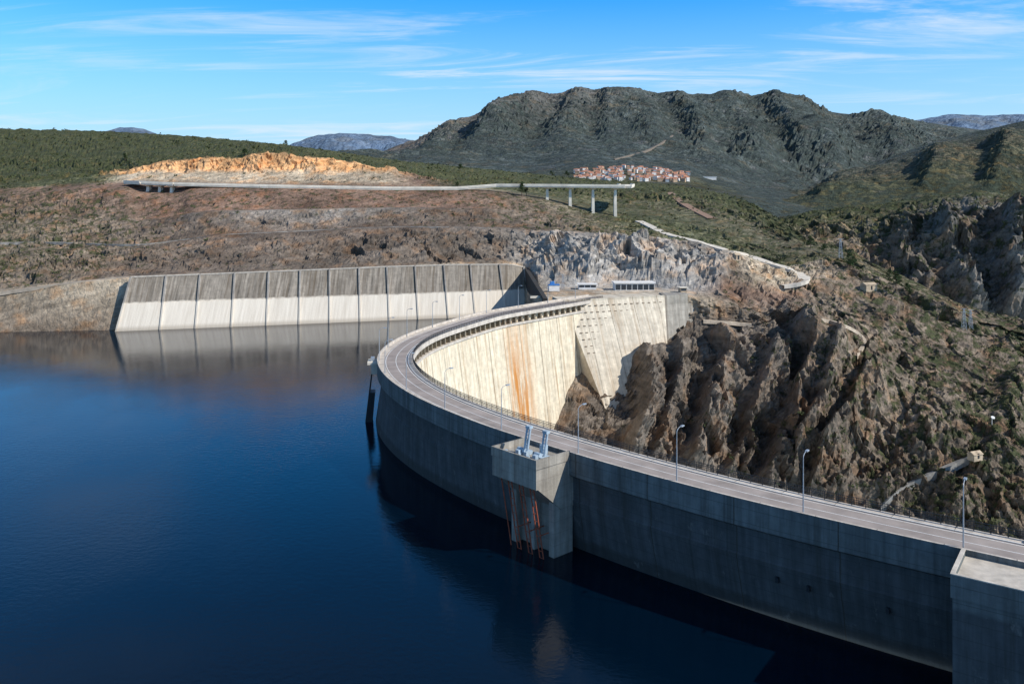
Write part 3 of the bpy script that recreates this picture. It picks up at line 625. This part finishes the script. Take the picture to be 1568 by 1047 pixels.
def pylon(u,v,h):
    g=hit(u,v); mb=MB(); b=h*.09; tp=.25
    lv=np.linspace(0,h,7)
    def cn(z):
        r=b+(tp-b)*z/h; return [g+Vector((sx*r,sy*r,z-.3)) for sx,sy in ((-1,-1),(1,-1),(1,1),(-1,1))]
    for z0,z1 in zip(lv[:-1],lv[1:]):
        a,c=cn(z0),cn(z1)
        for i in range(4): mb.rod(a[i],c[i],.08,n=4); mb.rod(a[i],c[(i+1)%4],.04,n=3); mb.rod(c[i],c[(i+1)%4],.04,n=3)
    for z in (h*.82,h*.98): mb.rod(g+Vector((-h*.16,0,z)),g+Vector((h*.16,0,z)),.08,n=4)
    mb.obj('transmission_pylon',M_galv)
pylon(1287,396,11); pylon(1476,504,10); pylon(1486,503,9); pylon(862,442,7)
# ---------------------------------------------------------------- village
vg=MB()
for i in range(230):
    a=rng.uniform(0,1); u=880+a*174; v=276+a*3-rng.uniform(0,1)*(21-14*abs(a-.5)*1.2)
    g=hit(u,v,bC); w,d,h=rng.uniform(8,14),rng.uniform(7,10),rng.uniform(6,11); r=rng.uniform(-.6,.6); mi=0 if rng.random()<.65 else 1
    vg.abox((g.x,g.y,g.z-4),w,d,h+4,r,mi)
    c,s=math.cos(r),math.sin(r)
    pp=lambda x,y,z:(g.x+c*x-s*y,g.y+s*x+c*y,g.z+z)
    k=len(vg.v); w+=1;d+=1
    vg.v+=[pp(-w/2,-d/2,h),pp(w/2,-d/2,h),pp(w/2,d/2,h),pp(-w/2,d/2,h),pp(-w/2,0,h+2.4),pp(w/2,0,h+2.4)]
    for q in ([0,1,5,4],[2,3,4,5],[0,4,3],[1,2,5]): vg.f.append([k+j for j in q]); vg.mi.append(2)
    for wx in (-.3,.0,.3): # dark window openings
        for wz in (2,5):
            vg.abox(pp(wx*w,-d/2+.45,wz),1.2,.2,1.6,r,3)
g=hit(1086,274,bC); vg.abox((g.x,g.y,g.z-4),42,18,10,0,0); vg.abox((g.x,g.y,g.z+6),44,20,1.2,0,0)
vg.obj('village',[M_white,simple('village_ochre',(.5,.36,.24),.9,.2,.05),M_tile,M_dark])
# ---------------------------------------------------------------- vegetation
def leafcloud(cent,rad,M,sz=.5,flat=.7):
    N=len(cent); c=np.repeat(cent,M,0); r=np.repeat(rad,M)
    d=rng.normal(size=(N*M,3)); d/=np.linalg.norm(d,axis=1,keepdims=True); d[:,2]=np.abs(d[:,2])*flat
    c=c+d*(r*rng.uniform(.35,1,N*M)**.7)[:,None]
    e=rng.normal(size=(N*M,3,3)); e/=np.linalg.norm(e,axis=2,keepdims=True)
    return (c[:,None,:]+e*(r*sz)[:,None,None])
def trimesh(name,tri,mat,parent=None):
    V=tri.reshape(-1,3); n=len(V)//3
    me=bpy.data.meshes.new(name); me.vertices.add(len(V)); me.vertices.foreach_set('co',V.astype(np.float32).ravel())
    me.loops.add(n*3); me.loops.foreach_set('vertex_index',np.arange(n*3,dtype=np.int32))
    me.polygons.add(n); me.polygons.foreach_set('loop_start',np.arange(0,n*3,3,dtype=np.int32))
    me.update(); me.validate(); me.materials.append(mat); return link(bpy.data.objects.new(name,me),parent)
def scatter(P,G,rate,rmin,rmax,Dmin,Dmax,vmin=.12):
    a=P[:-1,:-1]; b=P[:-1,1:]; c=P[1:,:-1]
    area=np.linalg.norm(np.cross(b-a,c-a),axis=2); vg_=G[:-1,:-1,6]; D=a[:,:,1]
    fl=a.reshape(-1,3); cl=fbm(fl[::1],24,(1,1,1),11).reshape(area.shape)
    ex=area*rate*np.clip(vg_-vmin,0,1)*np.clip(cl*2.6+.6,.02,2.2)*(D>Dmin)*(D<Dmax)*(a[:,:,2]>1.5-200*(G[:-1,:-1,8]>860))
    n=rng.poisson(np.clip(ex,0,3)); I,J=np.nonzero(n); rp=n[I,J]; I=np.repeat(I,rp); J=np.repeat(J,rp)
    s=rng.uniform(0,1,(len(I),1)); t=rng.uniform(0,1,(len(I),1))
    pos=a[I,J]+(b[I,J]-a[I,J])*s+(c[I,J]-a[I,J])*t
    return pos,rmin+(rmax-rmin)*rng.uniform(0,1,len(I))**2.2
p1_,r1_=scatter(PA,GA,1/11.,.4,1.7,300,470)
trimesh('hillside_shrubs',leafcloud(p1_,r1_,16,.42),M_shrub)
p2_,r2_=scatter(PA,GA,1/60.,.7,2.1,470,760)
trimesh('hillside_shrubs',leafcloud(p2_,r2_,12),M_shrub)
p3_,r3_=scatter(PA,GA,1/260.,1.4,3.2,760,1260)
trimesh('hillside_shrubs',leafcloud(p3_,r3_,10),M_shrub)
p4_,r4_=scatter(PB,GB,1/80.,1.1,2.8,560,950)
trimesh('hillside_shrubs',leafcloud(p4_,r4_,10),M_shrub)
def tree(g,h,w):
    e=empty('pine_tree'); e.location=(0,0,0); mb=MB(); mb.rod(g-Z*.5,g+Z*h*.9,h*.03,h*.008,7)
    cs=[];rs=[]
    for i in range(16):
        z=h*(.25+.68*i/16); a=rng.uniform(0,6.28); L=w*(1.05-.75*i/16)*rng.uniform(.5,1)
        q0=g+Vector((math.cos(a)*L,math.sin(a)*L,z+L*.25)); mb.rod(g+Z*z,q0,h*.01,h*.004,4)
        cs+= [tuple(q0),tuple((g+Z*z).lerp(q0,.55))]; rs+=[w*.34*rng.uniform(.7,1.2)]*2
    cs.append(tuple(g+Z*h*.95)); rs.append(w*.25)
    mb.obj('trunk',M_bark,e); trimesh('crown',leafcloud(np.array(cs),np.array(rs),26,.33,1),M_pine,e)
for (u,v,h,w) in ((799,301,10,3.6),(806,300,7,2.8),(1302,414,9,3.4),(1308,410,6,2.4),(1372,446,10,3.2),(1241,381,7,3),(1390,452,6,2.6),(700,287,4,2),(1362,430,6,2.4),(438,224,6,3),(192,246,6,3),(845,271,8,4),(868,272,9,4),(705,262,8,4),(1262,388,5,2.4),(375,238,5,3)):
    tree(hit(u,v),h,w)
# ---------------------------------------------------------------- sky, sun, camera
el,az=math.radians(38),math.radians(112)
sd=Vector((math.sin(az)*math.cos(el),math.cos(az)*math.cos(el),math.sin(el)))
t=NT('World',True); sc.world=t.m
sky=t.n('ShaderNodeTexSky',sky_type='NISHITA',sun_disc=False,sun_elevation=el,sun_rotation=az,altitude=900,air_density=1.0,dust_density=.3,ozone_density=2.5)
dr=t.n('ShaderNodeTexCoord').outputs['Generated']; x=t.n('ShaderNodeSeparateXYZ',{0:dr})
den=t.math('ADD',t.math('MAXIMUM',x.outputs[2],0),.07)
cv=t.n('ShaderNodeCombineXYZ',{0:t.math('DIVIDE',x.outputs[0],den),1:t.math('DIVIDE',x.outputs[1],den),2:0}).outputs[0]
rot=t.n('ShaderNodeVectorRotate',{'Vector':cv,'Angle':.14},rotation_type='Z_AXIS').outputs[0]
cn=t.noise(t.vmul(rot,(.5,1.5,1)),1.0,10,.64,1.1); cn2=t.noise(t.vmul(rot,(.2,.4,1)),1.0,3,.5)
cm=t.math('MULTIPLY',t.mapr(cn,.47,.70,0,1,True),t.mapr(cn2,.38,.56,.10,1))
tint=t.mix(t.mapr(x.outputs[2],.25,.6,0,1,True),(.20,1.34,2.15,1),(.55,.85,1.1,1))
hsv=t.mix(1,sky.outputs[0],tint,'MULTIPLY')
hz=t.math('POWER',t.mapr(x.outputs[2],.03,.24,1,0),1.3)
skc=t.mix(hz,hsv,(5.8,7.6,9.0,1))
skc=t.mix(t.math('MULTIPLY',cm,.75,clamp=True),skc,(8.0,8.9,9.6,1))
bg=t.n('ShaderNodeBackground',{0:skc,1:.1}); t.n('ShaderNodeOutputWorld',{0:bg.outputs[0]})
sl=bpy.data.lights.new('sun','SUN'); sl.energy=5.0; sl.angle=math.radians(.5); sl.color=(1,.95,.87)
so=link(bpy.data.objects.new('sun',sl)); so.rotation_euler=sd.to_track_quat('Z','Y').to_euler()
cam=bpy.data.cameras.new('camera'); co=link(bpy.data.objects.new('camera',cam)); sc.camera=co
co.location=(0,0,CZ); co.rotation_euler=(math.pi/2,0,0); cam.sensor_width=36; cam.lens=36*F/1568
cam.shift_y=-(523.5-300)/1568; cam.clip_start=.5; cam.clip_end=60000
sc.view_settings.view_transform='Standard'; sc.view_settings.look='None'; sc.view_settings.exposure=0
